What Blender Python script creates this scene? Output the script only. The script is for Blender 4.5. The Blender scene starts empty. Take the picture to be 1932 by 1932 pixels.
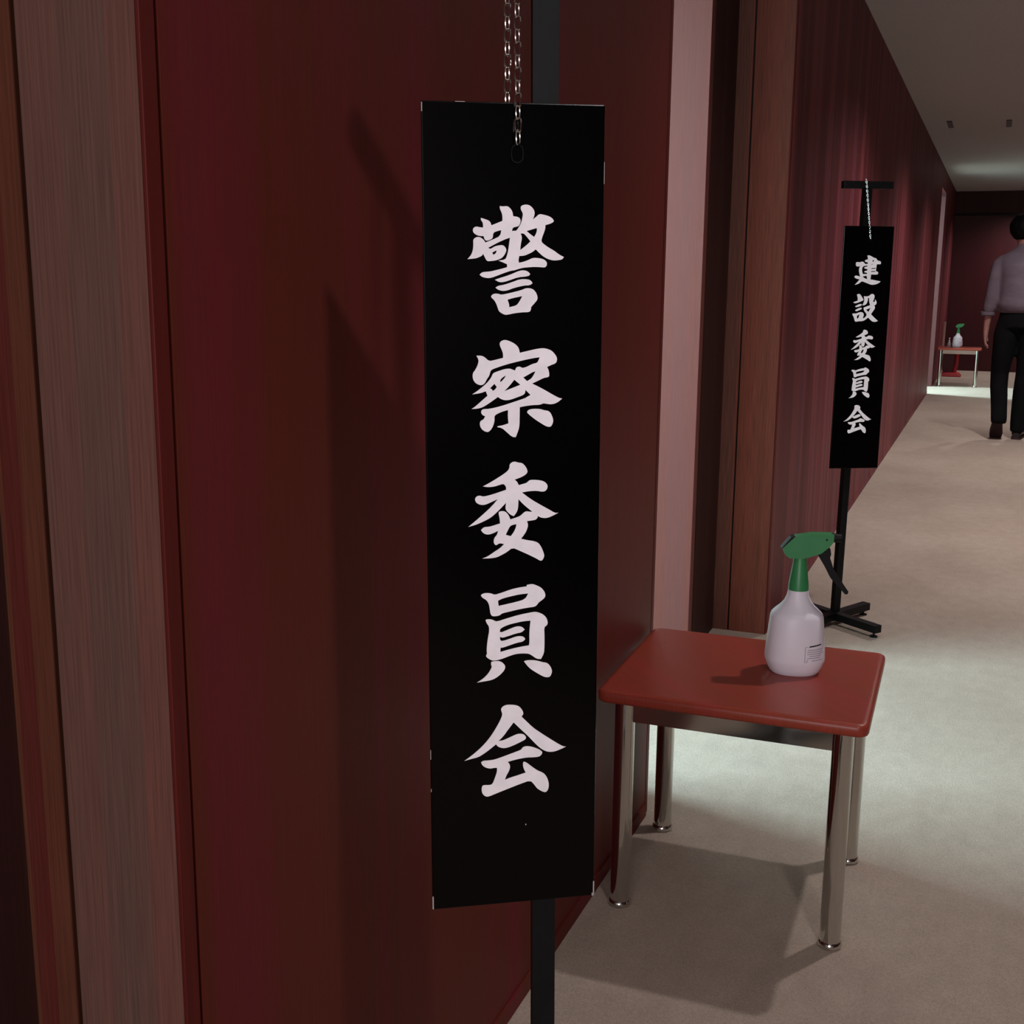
import bpy, bmesh, math, random
from math import radians as rad, sin, cos, pi, tau
from mathutils import Vector, Matrix

# ------------------------------------------------------------ camera, world, light, exposure
SC = bpy.context.scene
COL = SC.collection
YAW, PITCH, ROLL, FPX, EYE = rad(22.0108), rad(11.1824), rad(0.53763), 2226.33, 1.2
cam_d = bpy.data.cameras.new('camera')
cam_d.sensor_fit = 'HORIZONTAL'; cam_d.sensor_width = 36; cam_d.lens = 36 * FPX / 1932
cam_d.clip_start = 0.05; cam_d.clip_end = 60
cam = bpy.data.objects.new('camera', cam_d); COL.objects.link(cam)
fw = Vector((-sin(YAW) * cos(PITCH), cos(YAW) * cos(PITCH), -sin(PITCH)))
rt = Vector((cos(YAW), sin(YAW), 0)); up = rt.cross(fw)
r2 = cos(ROLL) * rt + sin(ROLL) * up; u2 = -sin(ROLL) * rt + cos(ROLL) * up
M3 = Matrix((r2, u2, -fw)).transposed()
cam.matrix_world = Matrix.Translation((0, 0, EYE)) @ M3.to_4x4()
SC.camera = cam
SC.view_settings.view_transform = 'Standard'; SC.view_settings.look = 'None'
SC.view_settings.gamma = 1; SC.view_settings.use_curve_mapping = False
SC.view_settings.exposure = 0.0
W = bpy.data.worlds.new('world'); SC.world = W; W.use_nodes = True
W.node_tree.nodes['Background'].inputs[0].default_value = (0.5, 0.47, 0.5, 1)
W.node_tree.nodes['Background'].inputs[1].default_value = 0.02

CEIL = 2.42; WX = -0.655; NX = -0.84; RX = 1.5
def area_light(name, loc, size, size_y, power, color, rot=(0, 0, 0)):
    l = bpy.data.lights.new(name, 'AREA'); l.shape = 'RECTANGLE'; l.size = size; l.size_y = size_y
    l.energy = power; l.color = color
    o = bpy.data.objects.new(name, l); o.location = loc; o.rotation_euler = rot; COL.objects.link(o); return o
def spot(name, loc, power, color=(1, 0.93, 0.94), size=144, blend=1.0, soft=0.06, aim=None):
    l = bpy.data.lights.new(name, 'SPOT'); l.energy = power; l.color = color
    l.spot_size = rad(size); l.spot_blend = blend; l.shadow_soft_size = soft
    o = bpy.data.objects.new(name, l); o.location = loc; COL.objects.link(o); return o
# corridor downlights: one row along the middle of the ceiling
for i, (x, y, p) in enumerate([(0.42, -2.3, 40), (0.44, 0.50, 66), (0.36, 2.98, 76), (0.4, 5.85, 182), (0.4, 8.7, 182),
                               (0.4, 11.55, 152), (0.4, 14.4, 75), (0.4, 17.0, 130)]):
    spot('downlight_lamp', (x, y, CEIL - 0.02), p, soft=0.03 if i == 2 else 0.055)
# cool fluorescent light of the rooms behind the two openings
area_light('room_light', (-2.55, 2.62, 2.45), 0.5, 1.0, 285, (0.66, 1.0, 1.12))
area_light('room_light', (-2.3, 14.3, 2.45), 0.6, 0.5, 330, (0.66, 1.0, 1.08))

# fill light added behind the camera to brighten signs and panels facing it
area_light('added_fill_light', (0.45, -4.6, 1.55), 1.8, 1.7, 138, (1.0, 0.94, 0.98), (rad(90), 0, 0))

# ------------------------------------------------------------ helpers
def tag(o, label=None, cat=None, group=None, kind=None):
    if label: o['label'] = label
    if cat: o['category'] = cat
    if group: o['group'] = group
    if kind: o['kind'] = kind
    return o
def link(name, me, m=None, parent=None):
    o = bpy.data.objects.new(name, me); COL.objects.link(o)
    if m: me.materials.clear(); me.materials.append(m)
    if parent: o.parent = parent
    return o
def obj(name, bm, m, parent=None, smooth=False, bevel=0, seg=2):
    if bevel:
        bmesh.ops.bevel(bm, geom=[e for e in bm.edges if e.calc_face_angle(0) > 0.5], offset=bevel, segments=seg, profile=0.5, affect='EDGES')
    bmesh.ops.recalc_face_normals(bm, faces=bm.faces)
    me = bpy.data.meshes.new(name); bm.to_mesh(me); bm.free()
    if smooth:
        for p in me.polygons: p.use_smooth = True
        try: me.set_sharp_from_angle(angle=rad(38))
        except Exception: pass
    return link(name, me, m, parent)
def empty(name, loc, rz=0, rot=None):
    o = bpy.data.objects.new(name, None); COL.objects.link(o); o.empty_display_size = 0.1
    o.location = loc; o.rotation_euler = rot or (0, 0, rz); return o
def B(): return bmesh.new()
def box(bm, x0, x1, y0, y1, z0, z1):
    r = bmesh.ops.create_cube(bm, size=1)['verts']
    for v in r: v.co = Vector((x0 + (v.co.x + .5) * (x1 - x0), y0 + (v.co.y + .5) * (y1 - y0), z0 + (v.co.z + .5) * (z1 - z0)))
    return bm
def bx(*a): return box(B(), *a)
def frame_from(d):
    d = d.normalized(); a = Vector((0, 0, 1)) if abs(d.z) < .9 else Vector((1, 0, 0))
    s = d.cross(a).normalized(); return s, s.cross(d).normalized()
def tube(bm, pts, r, n=14, cap=True):
    """a round tube through pts; r one radius or a list"""
    pts = [Vector(p) for p in pts]; rs = r if isinstance(r, (list, tuple)) else [r] * len(pts)
    rings = []; s = None
    for i, p in enumerate(pts):
        d = (pts[min(i + 1, len(pts) - 1)] - pts[max(i - 1, 0)]).normalized()
        if s is None: s, t = frame_from(d)
        else: s = (s - d * s.dot(d)).normalized(); t = s.cross(d)
        rings.append([bm.verts.new(p + (s * cos(tau * k / n) + t * sin(tau * k / n)) * rs[i]) for k in range(n)])
    for a, b in zip(rings, rings[1:]):
        for k in range(n): bm.faces.new((a[k], a[(k + 1) % n], b[(k + 1) % n], b[k]))
    if cap: bm.faces.new(rings[0]); bm.faces.new(rings[-1])
    return bm
def bar(bm, a, b, w, h):
    """rectangular bar from a to b, width w (sideways), height h"""
    a, b = Vector(a), Vector(b); d = (b - a).normalized()
    s = d.cross(Vector((0, 0, 1)))
    s = s.normalized() if s.length > .01 else Vector((1, 0, 0)); t = s.cross(d)
    v = [bm.verts.new(p + s * i * w / 2 + t * j * h / 2) for p in (a, b) for i, j in ((-1, -1), (1, -1), (1, 1), (-1, 1))]
    for f in ((0, 1, 2, 3), (7, 6, 5, 4), (0, 4, 5, 1), (1, 5, 6, 2), (2, 6, 7, 3), (3, 7, 4, 0)): bm.faces.new([v[k] for k in f])
    return bm
def lathe(bm, prof, n=32, sec=lambda a, t: (cos(a), sin(a)), c=(0, 0)):
    rings = [[bm.verts.new((c[0] + r * sec(tau * k / n, i)[0], c[1] + r * sec(tau * k / n, i)[1], z)) for k in range(n)] for i, (r, z) in enumerate(prof)]
    for a, b in zip(rings, rings[1:]):
        for k in range(n): bm.faces.new((a[k], a[(k + 1) % n], b[(k + 1) % n], b[k]))
    bm.faces.new(rings[0]); bm.faces.new(rings[-1]); return bm
def prism(bm, outline, y0, y1):
    """outline of (x, z) pushed from y0 to y1"""
    a = [bm.verts.new((x, y0, z)) for x, z in outline]; b = [bm.verts.new((x, y1, z)) for x, z in outline]
    n = len(a); bm.faces.new(a); bm.faces.new(b[::-1])
    for k in range(n): bm.faces.new((a[k], b[k], b[(k + 1) % n], a[(k + 1) % n]))
    return bm
def torus_link(bm, c, ex, ez, L, Wd, r, n=14, m=6):
    """oval chain link: long axis ez, wide axis ex"""
    ex, ez = Vector(ex).normalized(), Vector(ez).normalized(); ey = ex.cross(ez); c = Vector(c); rings = []
    for k in range(n):
        a = tau * k / n; st = (L - Wd) / 2 * (1 if sin(a) > 0 else -1)
        p = c + ex * cos(a) * Wd / 2 + ez * (sin(a) * Wd / 2 + (st if abs(sin(a)) > 1e-6 else 0))
        o = ex * cos(a) + ez * sin(a)
        rings.append([bm.verts.new(p + (o * cos(tau * j / m) + ey * sin(tau * j / m)) * r) for j in range(m)])
    for i in range(n):
        a, b = rings[i], rings[(i + 1) % n]
        for j in range(m): bm.faces.new((a[j], a[(j + 1) % m], b[(j + 1) % m], b[j]))
def copy_tree(o, parent=None):
    c = o.copy(); COL.objects.link(c); c.parent = parent
    for ch in list(o.children): copy_tree(ch, c)
    return c

# ------------------------------------------------------------ materials
def lin(r, g, b):
    f = lambda v: (v / 255 / 12.92) if v / 255 <= .04045 else ((v / 255 + .055) / 1.055) ** 2.4
    return (f(r), f(g), f(b), 1)
def mat(name, col, rough=.5, metal=0, spec=.5, coat=0, trans=0, ior=1.45, sub=0):
    m = bpy.data.materials.new(name); m.use_nodes = True; b = m.node_tree.nodes['Principled BSDF']
    b.inputs['Base Color'].default_value = (*col[:3], 1); b.inputs['Roughness'].default_value = rough
    b.inputs['Metallic'].default_value = metal; b.inputs['Specular IOR Level'].default_value = spec
    b.inputs['Coat Weight'].default_value = coat; b.inputs['Transmission Weight'].default_value = trans; b.inputs['IOR'].default_value = ior
    return m
def N(t, kind, **kw):
    n = t.nodes.new(kind)
    for k, v in kw.items(): setattr(n, k, v)
    return n
def ramp(t, stops, interp='LINEAR'):
    n = N(t, 'ShaderNodeValToRGB'); cr = n.color_ramp; cr.interpolation = interp
    while len(cr.elements) < len(stops): cr.elements.new(.5)
    for e, (p, c) in zip(cr.elements, stops): e.position = p; e.color = (*c[:3], 1)
    return n
def noise_tint(m, scale=(40, 40, 40), lo=.85, hi=1.12, detail=4, bump=0, bdist=.001):
    """multiply the base colour by a noise in object space"""
    t = m.node_tree; b = t.nodes['Principled BSDF']; base = b.inputs['Base Color'].default_value[:]
    tc = N(t, 'ShaderNodeTexCoord'); mp = N(t, 'ShaderNodeMapping'); mp.inputs['Scale'].default_value = scale
    no = N(t, 'ShaderNodeTexNoise'); no.inputs['Scale'].default_value = 1; no.inputs['Detail'].default_value = detail
    t.links.new(tc.outputs['Object'], mp.inputs[0]); t.links.new(mp.outputs[0], no.inputs['Vector'])
    r = ramp(t, [(.3, [c * lo for c in base[:3]]), (.7, [min(1, c * hi) for c in base[:3]])])
    t.links.new(no.outputs['Fac'], r.inputs[0]); t.links.new(r.outputs[0], b.inputs['Base Color'])
    if bump:
        bp = N(t, 'ShaderNodeBump'); bp.inputs['Strength'].default_value = bump; bp.inputs['Distance'].default_value = bdist
        t.links.new(no.outputs['Fac'], bp.inputs['Height']); t.links.new(bp.outputs[0], b.inputs['Normal'])
    return m
def veneer(name, stops, width=.085, seed=0., rough=.38, spec=.4, grain=.25, hard=.5, wide=1.):
    """lacquered veneer: vertical strips of differing stain, fine grain inside each"""
    m = mat(name, (.1, .02, .02), rough, spec=spec); t = m.node_tree; b = t.nodes['Principled BSDF']; L = t.links
    tc = N(t, 'ShaderNodeTexCoord'); sp = N(t, 'ShaderNodeSeparateXYZ'); L.new(tc.outputs['Object'], sp.inputs[0])
    ad = N(t, 'ShaderNodeMath', operation='ADD'); L.new(sp.outputs[0], ad.inputs[0]); L.new(sp.outputs[1], ad.inputs[1])
    # strip index
    dv = N(t, 'ShaderNodeMath', operation='DIVIDE'); L.new(ad.outputs[0], dv.inputs[0]); dv.inputs[1].default_value = width
    wv = N(t, 'ShaderNodeTexNoise', noise_dimensions='1D'); wv.inputs['Scale'].default_value = .9; wv.inputs['Detail'].default_value = 1
    L.new(dv.outputs[0], wv.inputs['W'])
    sc = N(t, 'ShaderNodeMath', operation='MULTIPLY_ADD'); L.new(wv.outputs['Fac'], sc.inputs[0]); sc.inputs[1].default_value = 1.7; L.new(dv.outputs[0], sc.inputs[2])
    fl = N(t, 'ShaderNodeMath', operation='FLOOR'); L.new(sc.outputs[0], fl.inputs[0])
    of = N(t, 'ShaderNodeMath', operation='ADD'); L.new(fl.outputs[0], of.inputs[0]); of.inputs[1].default_value = seed
    wn = N(t, 'ShaderNodeTexWhiteNoise', noise_dimensions='1D'); L.new(of.outputs[0], wn.inputs['W'])
    # soft drift along the wall
    cb = N(t, 'ShaderNodeCombineXYZ'); L.new(ad.outputs[0], cb.inputs[0]); L.new(sp.outputs[2], cb.inputs[2])
    mp = N(t, 'ShaderNodeMapping'); mp.inputs['Scale'].default_value = (14 * wide, 1, .35); mp.inputs['Location'].default_value = (seed * 3.1, 0, seed)
    L.new(cb.outputs[0], mp.inputs[0])
    n1 = N(t, 'ShaderNodeTexNoise'); n1.inputs['Scale'].default_value = 1; n1.inputs['Detail'].default_value = 3; L.new(mp.outputs[0], n1.inputs['Vector'])
    st = N(t, 'ShaderNodeMapRange'); st.inputs['From Min'].default_value = .25; st.inputs['From Max'].default_value = .75; L.new(n1.outputs['Fac'], st.inputs[0])
    mx = N(t, 'ShaderNodeMix'); mx.inputs[0].default_value = hard; L.new(st.outputs[0], mx.inputs[2]); L.new(wn.outputs['Value'], mx.inputs[3])
    r = ramp(t, stops); L.new(mx.outputs[0], r.inputs[0])
    # fine grain
    mg = N(t, 'ShaderNodeMapping'); mg.inputs['Scale'].default_value = (420, 1, 9); L.new(cb.outputs[0], mg.inputs[0])
    n2 = N(t, 'ShaderNodeTexNoise'); n2.inputs['Scale'].default_value = 1; n2.inputs['Detail'].default_value = 3; L.new(mg.outputs[0], n2.inputs['Vector'])
    g = N(t, 'ShaderNodeMapRange'); g.inputs['To Min'].default_value = 1 - grain; g.inputs['To Max'].default_value = 1 + grain; g.inputs['From Min'].default_value = .3; g.inputs['From Max'].default_value = .7
    L.new(n2.outputs['Fac'], g.inputs[0])
    vm = N(t, 'ShaderNodeVectorMath', operation='SCALE'); L.new(r.outputs[0], vm.inputs[0]); L.new(g.outputs[0], vm.inputs['Scale'])
    L.new(vm.outputs[0], b.inputs['Base Color'])
    bp = N(t, 'ShaderNodeBump'); bp.inputs['Strength'].default_value = .12; bp.inputs['Distance'].default_value = .0006
    L.new(n2.outputs['Fac'], bp.inputs['Height']); L.new(bp.outputs[0], b.inputs['Normal'])
    return m
def S(*cs):
    n = len(cs); return [(i / (n - 1), c) for i, c in enumerate(cs)]
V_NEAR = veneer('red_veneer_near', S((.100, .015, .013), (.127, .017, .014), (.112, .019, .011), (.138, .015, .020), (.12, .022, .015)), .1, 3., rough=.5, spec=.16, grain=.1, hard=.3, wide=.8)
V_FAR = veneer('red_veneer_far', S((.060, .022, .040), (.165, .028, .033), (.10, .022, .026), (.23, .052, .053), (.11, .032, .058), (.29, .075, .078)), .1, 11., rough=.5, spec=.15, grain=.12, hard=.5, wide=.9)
V_BROWN = veneer('brown_veneer', S((.11, .036, .020), (.20, .055, .034), (.13, .048, .034), (.18, .066, .045)), .07, 5., rough=.5, spec=.25, grain=.3, hard=.7)
V_GREY = veneer('grey_brown_veneer', S((.12, .052, .040), (.155, .062, .048), (.12, .066, .052), (.145, .058, .034)), .06, 8., rough=.6, spec=.15, grain=.2, hard=.7)
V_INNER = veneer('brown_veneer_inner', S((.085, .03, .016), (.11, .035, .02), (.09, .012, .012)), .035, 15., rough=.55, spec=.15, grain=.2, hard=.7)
V_JAMB = veneer('mauve_jamb_veneer', S((.10, .036, .038), (.12, .040, .040)), .05, 2.5, rough=.5, grain=.1)
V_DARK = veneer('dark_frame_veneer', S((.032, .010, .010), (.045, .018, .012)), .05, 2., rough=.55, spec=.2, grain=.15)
V_PINK = veneer('pink_jamb_veneer', S((.138, .041, .034), (.16, .045, .037), (.13, .049, .048)), .07, 4., rough=.45, grain=.1, hard=.3)
V_END = veneer('end_wall_veneer', S((.04, .005, .007), (.052, .006, .008), (.044, .008, .007)), .3, 6., rough=.5, spec=.3, grain=.1)
M_EDGE = noise_tint(mat('red_edge_strip', (.10, .013, .010), .5, spec=.15), (90, 90, 4), .85, 1.15)
M_GAP = mat('shadow_gap_black', (.004, .002, .002), .8)
M_BLACK = noise_tint(mat('black_lacquer', (.0004, .0004, .0004), .2, spec=.22), (3, 3, 3), .8, 1.2)
M_PAINT = noise_tint(mat('white_sign_paint', (.93, .88, .91), .5), (60, 60, 60), .94, 1.04)
M_STEEL = noise_tint(mat('black_powder_coat', (.0045, .0048, .005), .45, spec=.2), (30, 30, 30), .8, 1.25)
M_CHIP = mat('chipped_edge', (.42, .39, .37), .6)
M_CHROME = noise_tint(mat('chrome', (.60, .60, .56), .09, metal=1), (4, 4, 2), .92, 1.05)
M_CHAIN = noise_tint(mat('steel_chain', (.75, .72, .68), .18, metal=1), (50, 50, 50), .9, 1.05)
M_TOP = veneer('red_table_veneer', S((.21, .028, .018), (.28, .038, .026), (.24, .040, .020), (.30, .047, .032)), .05, 9., rough=.34, spec=.35, grain=.16, hard=.2)
M_BOTTLE = noise_tint(mat('white_translucent_plastic', (.74, .70, .76), .42), (12, 12, 12), .97, 1.03)
M_GREEN = noise_tint(mat('green_plastic', (.035, .22, .075), .38), (20, 20, 20), .93, 1.07)
M_BPL = mat('black_plastic', (.004, .004, .004), .55, spec=.25)
M_INK = mat('black_ink', (.006, .004, .006), .7)
M_GREYINK = mat('grey_print', (.30, .25, .29), .7)
M_RED = noise_tint(mat('red_plastic', (.36, .018, .025), .4), (20, 20, 20), .85, 1.1)
M_TAN = noise_tint(mat('tan_pole', (.55, .33, .29), .5), (30, 30, 3), .85, 1.1)
M_CLEAR = mat('clear_plastic', (.6, .55, .58), .2, trans=.6)
M_DOT = noise_tint(mat('dark_ceiling_fitting', (.05, .035, .03), .6), (80, 80, 80))
def carpet():
    m = mat('beige_carpet', (.46, .37, .31), .95, spec=.1); t = m.node_tree; b = t.nodes['Principled BSDF']; L = t.links
    tc = N(t, 'ShaderNodeTexCoord')
    def nz(s, d, loc=(0, 0, 0)):
        mp = N(t, 'ShaderNodeMapping'); mp.inputs['Scale'].default_value = s; mp.inputs['Location'].default_value = loc; L.new(tc.outputs['Object'], mp.inputs[0])
        n = N(t, 'ShaderNodeTexNoise'); n.inputs['Scale'].default_value = 1; n.inputs['Detail'].default_value = d; L.new(mp.outputs[0], n.inputs['Vector']); return n
    a, c, f = nz((2.2, 1.6, 1), 4), nz((24, 16, 1), 4, (3, 1, 0)), nz((330, 330, 1), 2)
    r1 = ramp(t, [(.3, (.325, .255, .205)), (.5, (.36, .288, .232)), (.7, (.385, .315, .255))]); L.new(a.outputs['Fac'], r1.inputs[0])
    def mul(prev, n, lo, hi):
        g = N(t, 'ShaderNodeMapRange'); g.inputs['From Min'].default_value = .3; g.inputs['From Max'].default_value = .7; g.inputs['To Min'].default_value = lo; g.inputs['To Max'].default_value = hi
        L.new(n.outputs['Fac'], g.inputs[0]); v = N(t, 'ShaderNodeVectorMath', operation='SCALE'); L.new(prev, v.inputs[0]); L.new(g.outputs[0], v.inputs['Scale']); return v.outputs[0]
    g_ = nz((130, 110, 1), 3, (5, 2, 0))
    L.new(mul(mul(mul(r1.outputs[0], c, .94, 1.05), g_, .92, 1.07), f, .84, 1.13), b.inputs['Base Color'])
    bp = N(t, 'ShaderNodeBump'); bp.inputs['Strength'].default_value = .5; bp.inputs['Distance'].default_value = .004
    L.new(f.outputs['Fac'], bp.inputs['Height']); L.new(bp.outputs[0], b.inputs['Normal'])
    return m
M_CARPET = carpet()
M_CEIL = noise_tint(mat('ceiling_paint', (.50, .49, .485), .9, spec=.1), (120, 120, 120), .93, 1.05, bump=.2)
M_ROOM = noise_tint(mat('room_plaster', (.6, .6, .57), .9), (8, 8, 8), .96, 1.03)
# ------------------------------------------------------------ structure
def struct(name, bm, m, parent=None, **k):
    o = obj(name, bm, m, parent, **k)
    if parent is None: o['kind'] = 'structure'
    return o
struct('floor', bx(-4.2, RX, -3.2, 17.7, -.06, 0), M_CARPET)
struct('ceiling', bx(WX - .5, RX, -3.2, 17.7, CEIL, CEIL + .08), M_CEIL)
struct('wall_right', bx(RX, RX + .1, -3.2, 17.7, 0, CEIL), V_END)
wb = struct('wall_back', bx(-1.2, -.4, -3.3, -3.2, 0, CEIL + .08), V_END)  # unseen wall; its opening is made to let the added fill light in
obj('pier', bx(1.3, RX + .1, -3.3, -3.2, 0, CEIL + .08), V_END, wb)
obj('lintel', bx(-.4, 1.3, -3.3, -3.2, 2.3, CEIL + .08), V_END, wb)
lb = struct('wall_added_lobby', bx(-2.2, 3.0, -5.4, -5.3, 0, 2.9), M_ROOM)  # made-up lobby, unseen, added to house the fill light
obj('side_wall', bx(-2.3, -2.2, -5.4, -3.3, 0, 2.9), M_ROOM, lb); obj('side_wall', bx(3.0, 3.1, -5.4, -3.3, 0, 2.9), M_ROOM, lb)
obj('added_lobby_ceiling', bx(-2.3, 3.1, -5.4, -3.3, 2.9, 2.95), M_ROOM, lb); obj('added_lobby_floor', bx(-2.3, 3.1, -5.4, -3.2, -.06, 0), M_CARPET, lb)
T = .0045                                    # width of a shadow gap
def main_wall(y0, y1, m, strip0=True, strip1=True):
    """a length of panelling in the wall plane, with edge strips and shadow gaps at its ends"""
    a = y0 + (.0235 if strip0 else 0); b = y1 - (.0235 if strip1 else 0)
    w = struct('wall_left', bx(WX - .02, WX, a, b, 0, CEIL), m)
    obj('backing', bx(WX - .16, WX - .02, y0 + .02, y1 - .02, 0, CEIL), M_GAP, w)
    for on, s0, s1 in ((strip0, y0, a - T), (strip1, b + T, y1)):
        if on: obj('edge_strip', bx(WX - .004, WX, s0, s1, 0, CEIL), M_EDGE, w, bevel=.0008)
    struct('baseboard_left', bx(WX, WX + .004, a, b, 0, .03), m)
def niche_side(y, sgn, mret, mframe):
    """the return at wall end y, facing sgn, back to the recessed door frame at NX"""
    t = .02 * sgn                           # thickness points into the wall body
    lo, hi = sorted((y, y - t))
    o = struct('trim_1', bx(-.783, WX - .0043, lo, hi, 0, CEIL), mret)
    obj('groove', bx(-.79, -.782, *sorted((y - .006 * sgn, y - t)), 0, CEIL), M_GAP, o)
    obj('inner_strip', bx(NX - .02, -.789, lo, hi, 0, CEIL), mframe, o)
# near panel between two niches, and the long wall beyond
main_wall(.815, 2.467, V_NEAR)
niche_side(.815, -1, V_GREY, V_INNER)
niche_side(2.467, 1, V_BROWN, V_BROWN)
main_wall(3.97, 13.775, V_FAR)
niche_side(3.97, -1, V_BROWN, V_BROWN)
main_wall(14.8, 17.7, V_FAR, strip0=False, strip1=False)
# recessed wall behind each niche; the near niche holds a closed door, the next one an open doorway
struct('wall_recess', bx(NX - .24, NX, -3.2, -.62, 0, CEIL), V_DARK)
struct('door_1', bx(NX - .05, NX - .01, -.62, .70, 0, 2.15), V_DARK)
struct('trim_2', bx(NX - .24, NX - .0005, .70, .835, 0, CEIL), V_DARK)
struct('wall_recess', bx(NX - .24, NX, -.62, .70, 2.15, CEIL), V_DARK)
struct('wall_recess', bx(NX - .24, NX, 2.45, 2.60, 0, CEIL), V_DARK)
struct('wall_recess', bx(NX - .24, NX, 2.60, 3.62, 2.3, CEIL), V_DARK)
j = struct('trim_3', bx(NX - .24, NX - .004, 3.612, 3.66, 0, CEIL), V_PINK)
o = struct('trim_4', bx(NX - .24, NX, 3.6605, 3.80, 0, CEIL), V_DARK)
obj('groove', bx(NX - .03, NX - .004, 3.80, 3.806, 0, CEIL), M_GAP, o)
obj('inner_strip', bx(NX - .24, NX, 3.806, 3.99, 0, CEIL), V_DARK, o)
# second opening: plain jambs
struct('trim_5', bx(WX - .22, WX - .0043, 13.745, 13.775, 0, CEIL), V_DARK)
struct('trim_6', bx(WX - .24, WX - .001, 14.76, 14.80, 0, CEIL), V_JAMB)
struct('wall_recess', bx(WX - .22, WX, 13.775, 14.76, 2.2, CEIL), V_FAR)
# rooms behind the openings
for y0, y1 in ((.9, 4.9), (12.9, 16.6)):
    r = struct('wall_room', bx(-4.2, -4.12, y0, y1, 0, 2.6), M_ROOM)
    obj('side_wall', bx(-4.2, -1.08, y0 - .08, y0, 0, 2.6), M_ROOM, r)
    obj('side_wall', bx(-4.2, -1.08, y1, y1 + .08, 0, 2.6), M_ROOM, r)
    obj('room_ceiling', bx(-4.2, -1.08, y0, y1, 2.6, 2.66), M_ROOM, r)
struct('wall_cross', bx(-1.09, -1.075, .82, 2.60, 0, 2.6), M_ROOM)
struct('wall_cross', bx(-1.09, -1.081, 3.66, 4.98, 0, 2.6), M_ROOM)
struct('wall_cross', bx(-1.09, -1.081, 2.60, 3.66, 2.3, 2.6), M_ROOM)
struct('wall_cross', bx(-.895, -.876, 12.82, 13.775, 0, 2.6), M_ROOM)
struct('wall_cross', bx(-.91, -.896, 14.76, 16.68, 0, 2.6), M_ROOM)
# end wall with its deeper head panel
e = struct('wall_end', bx(-1.0, RX + .1, 17.7, 17.8, 0, CEIL), V_END)
obj('head_panel', bx(WX, RX, 17.66, 17.7, 2.125, CEIL), V_DARK, e, bevel=.004)
obj('head_rail', bx(WX, RX, 17.645, 17.7, 2.10, 2.124), M_GAP, e)

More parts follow.
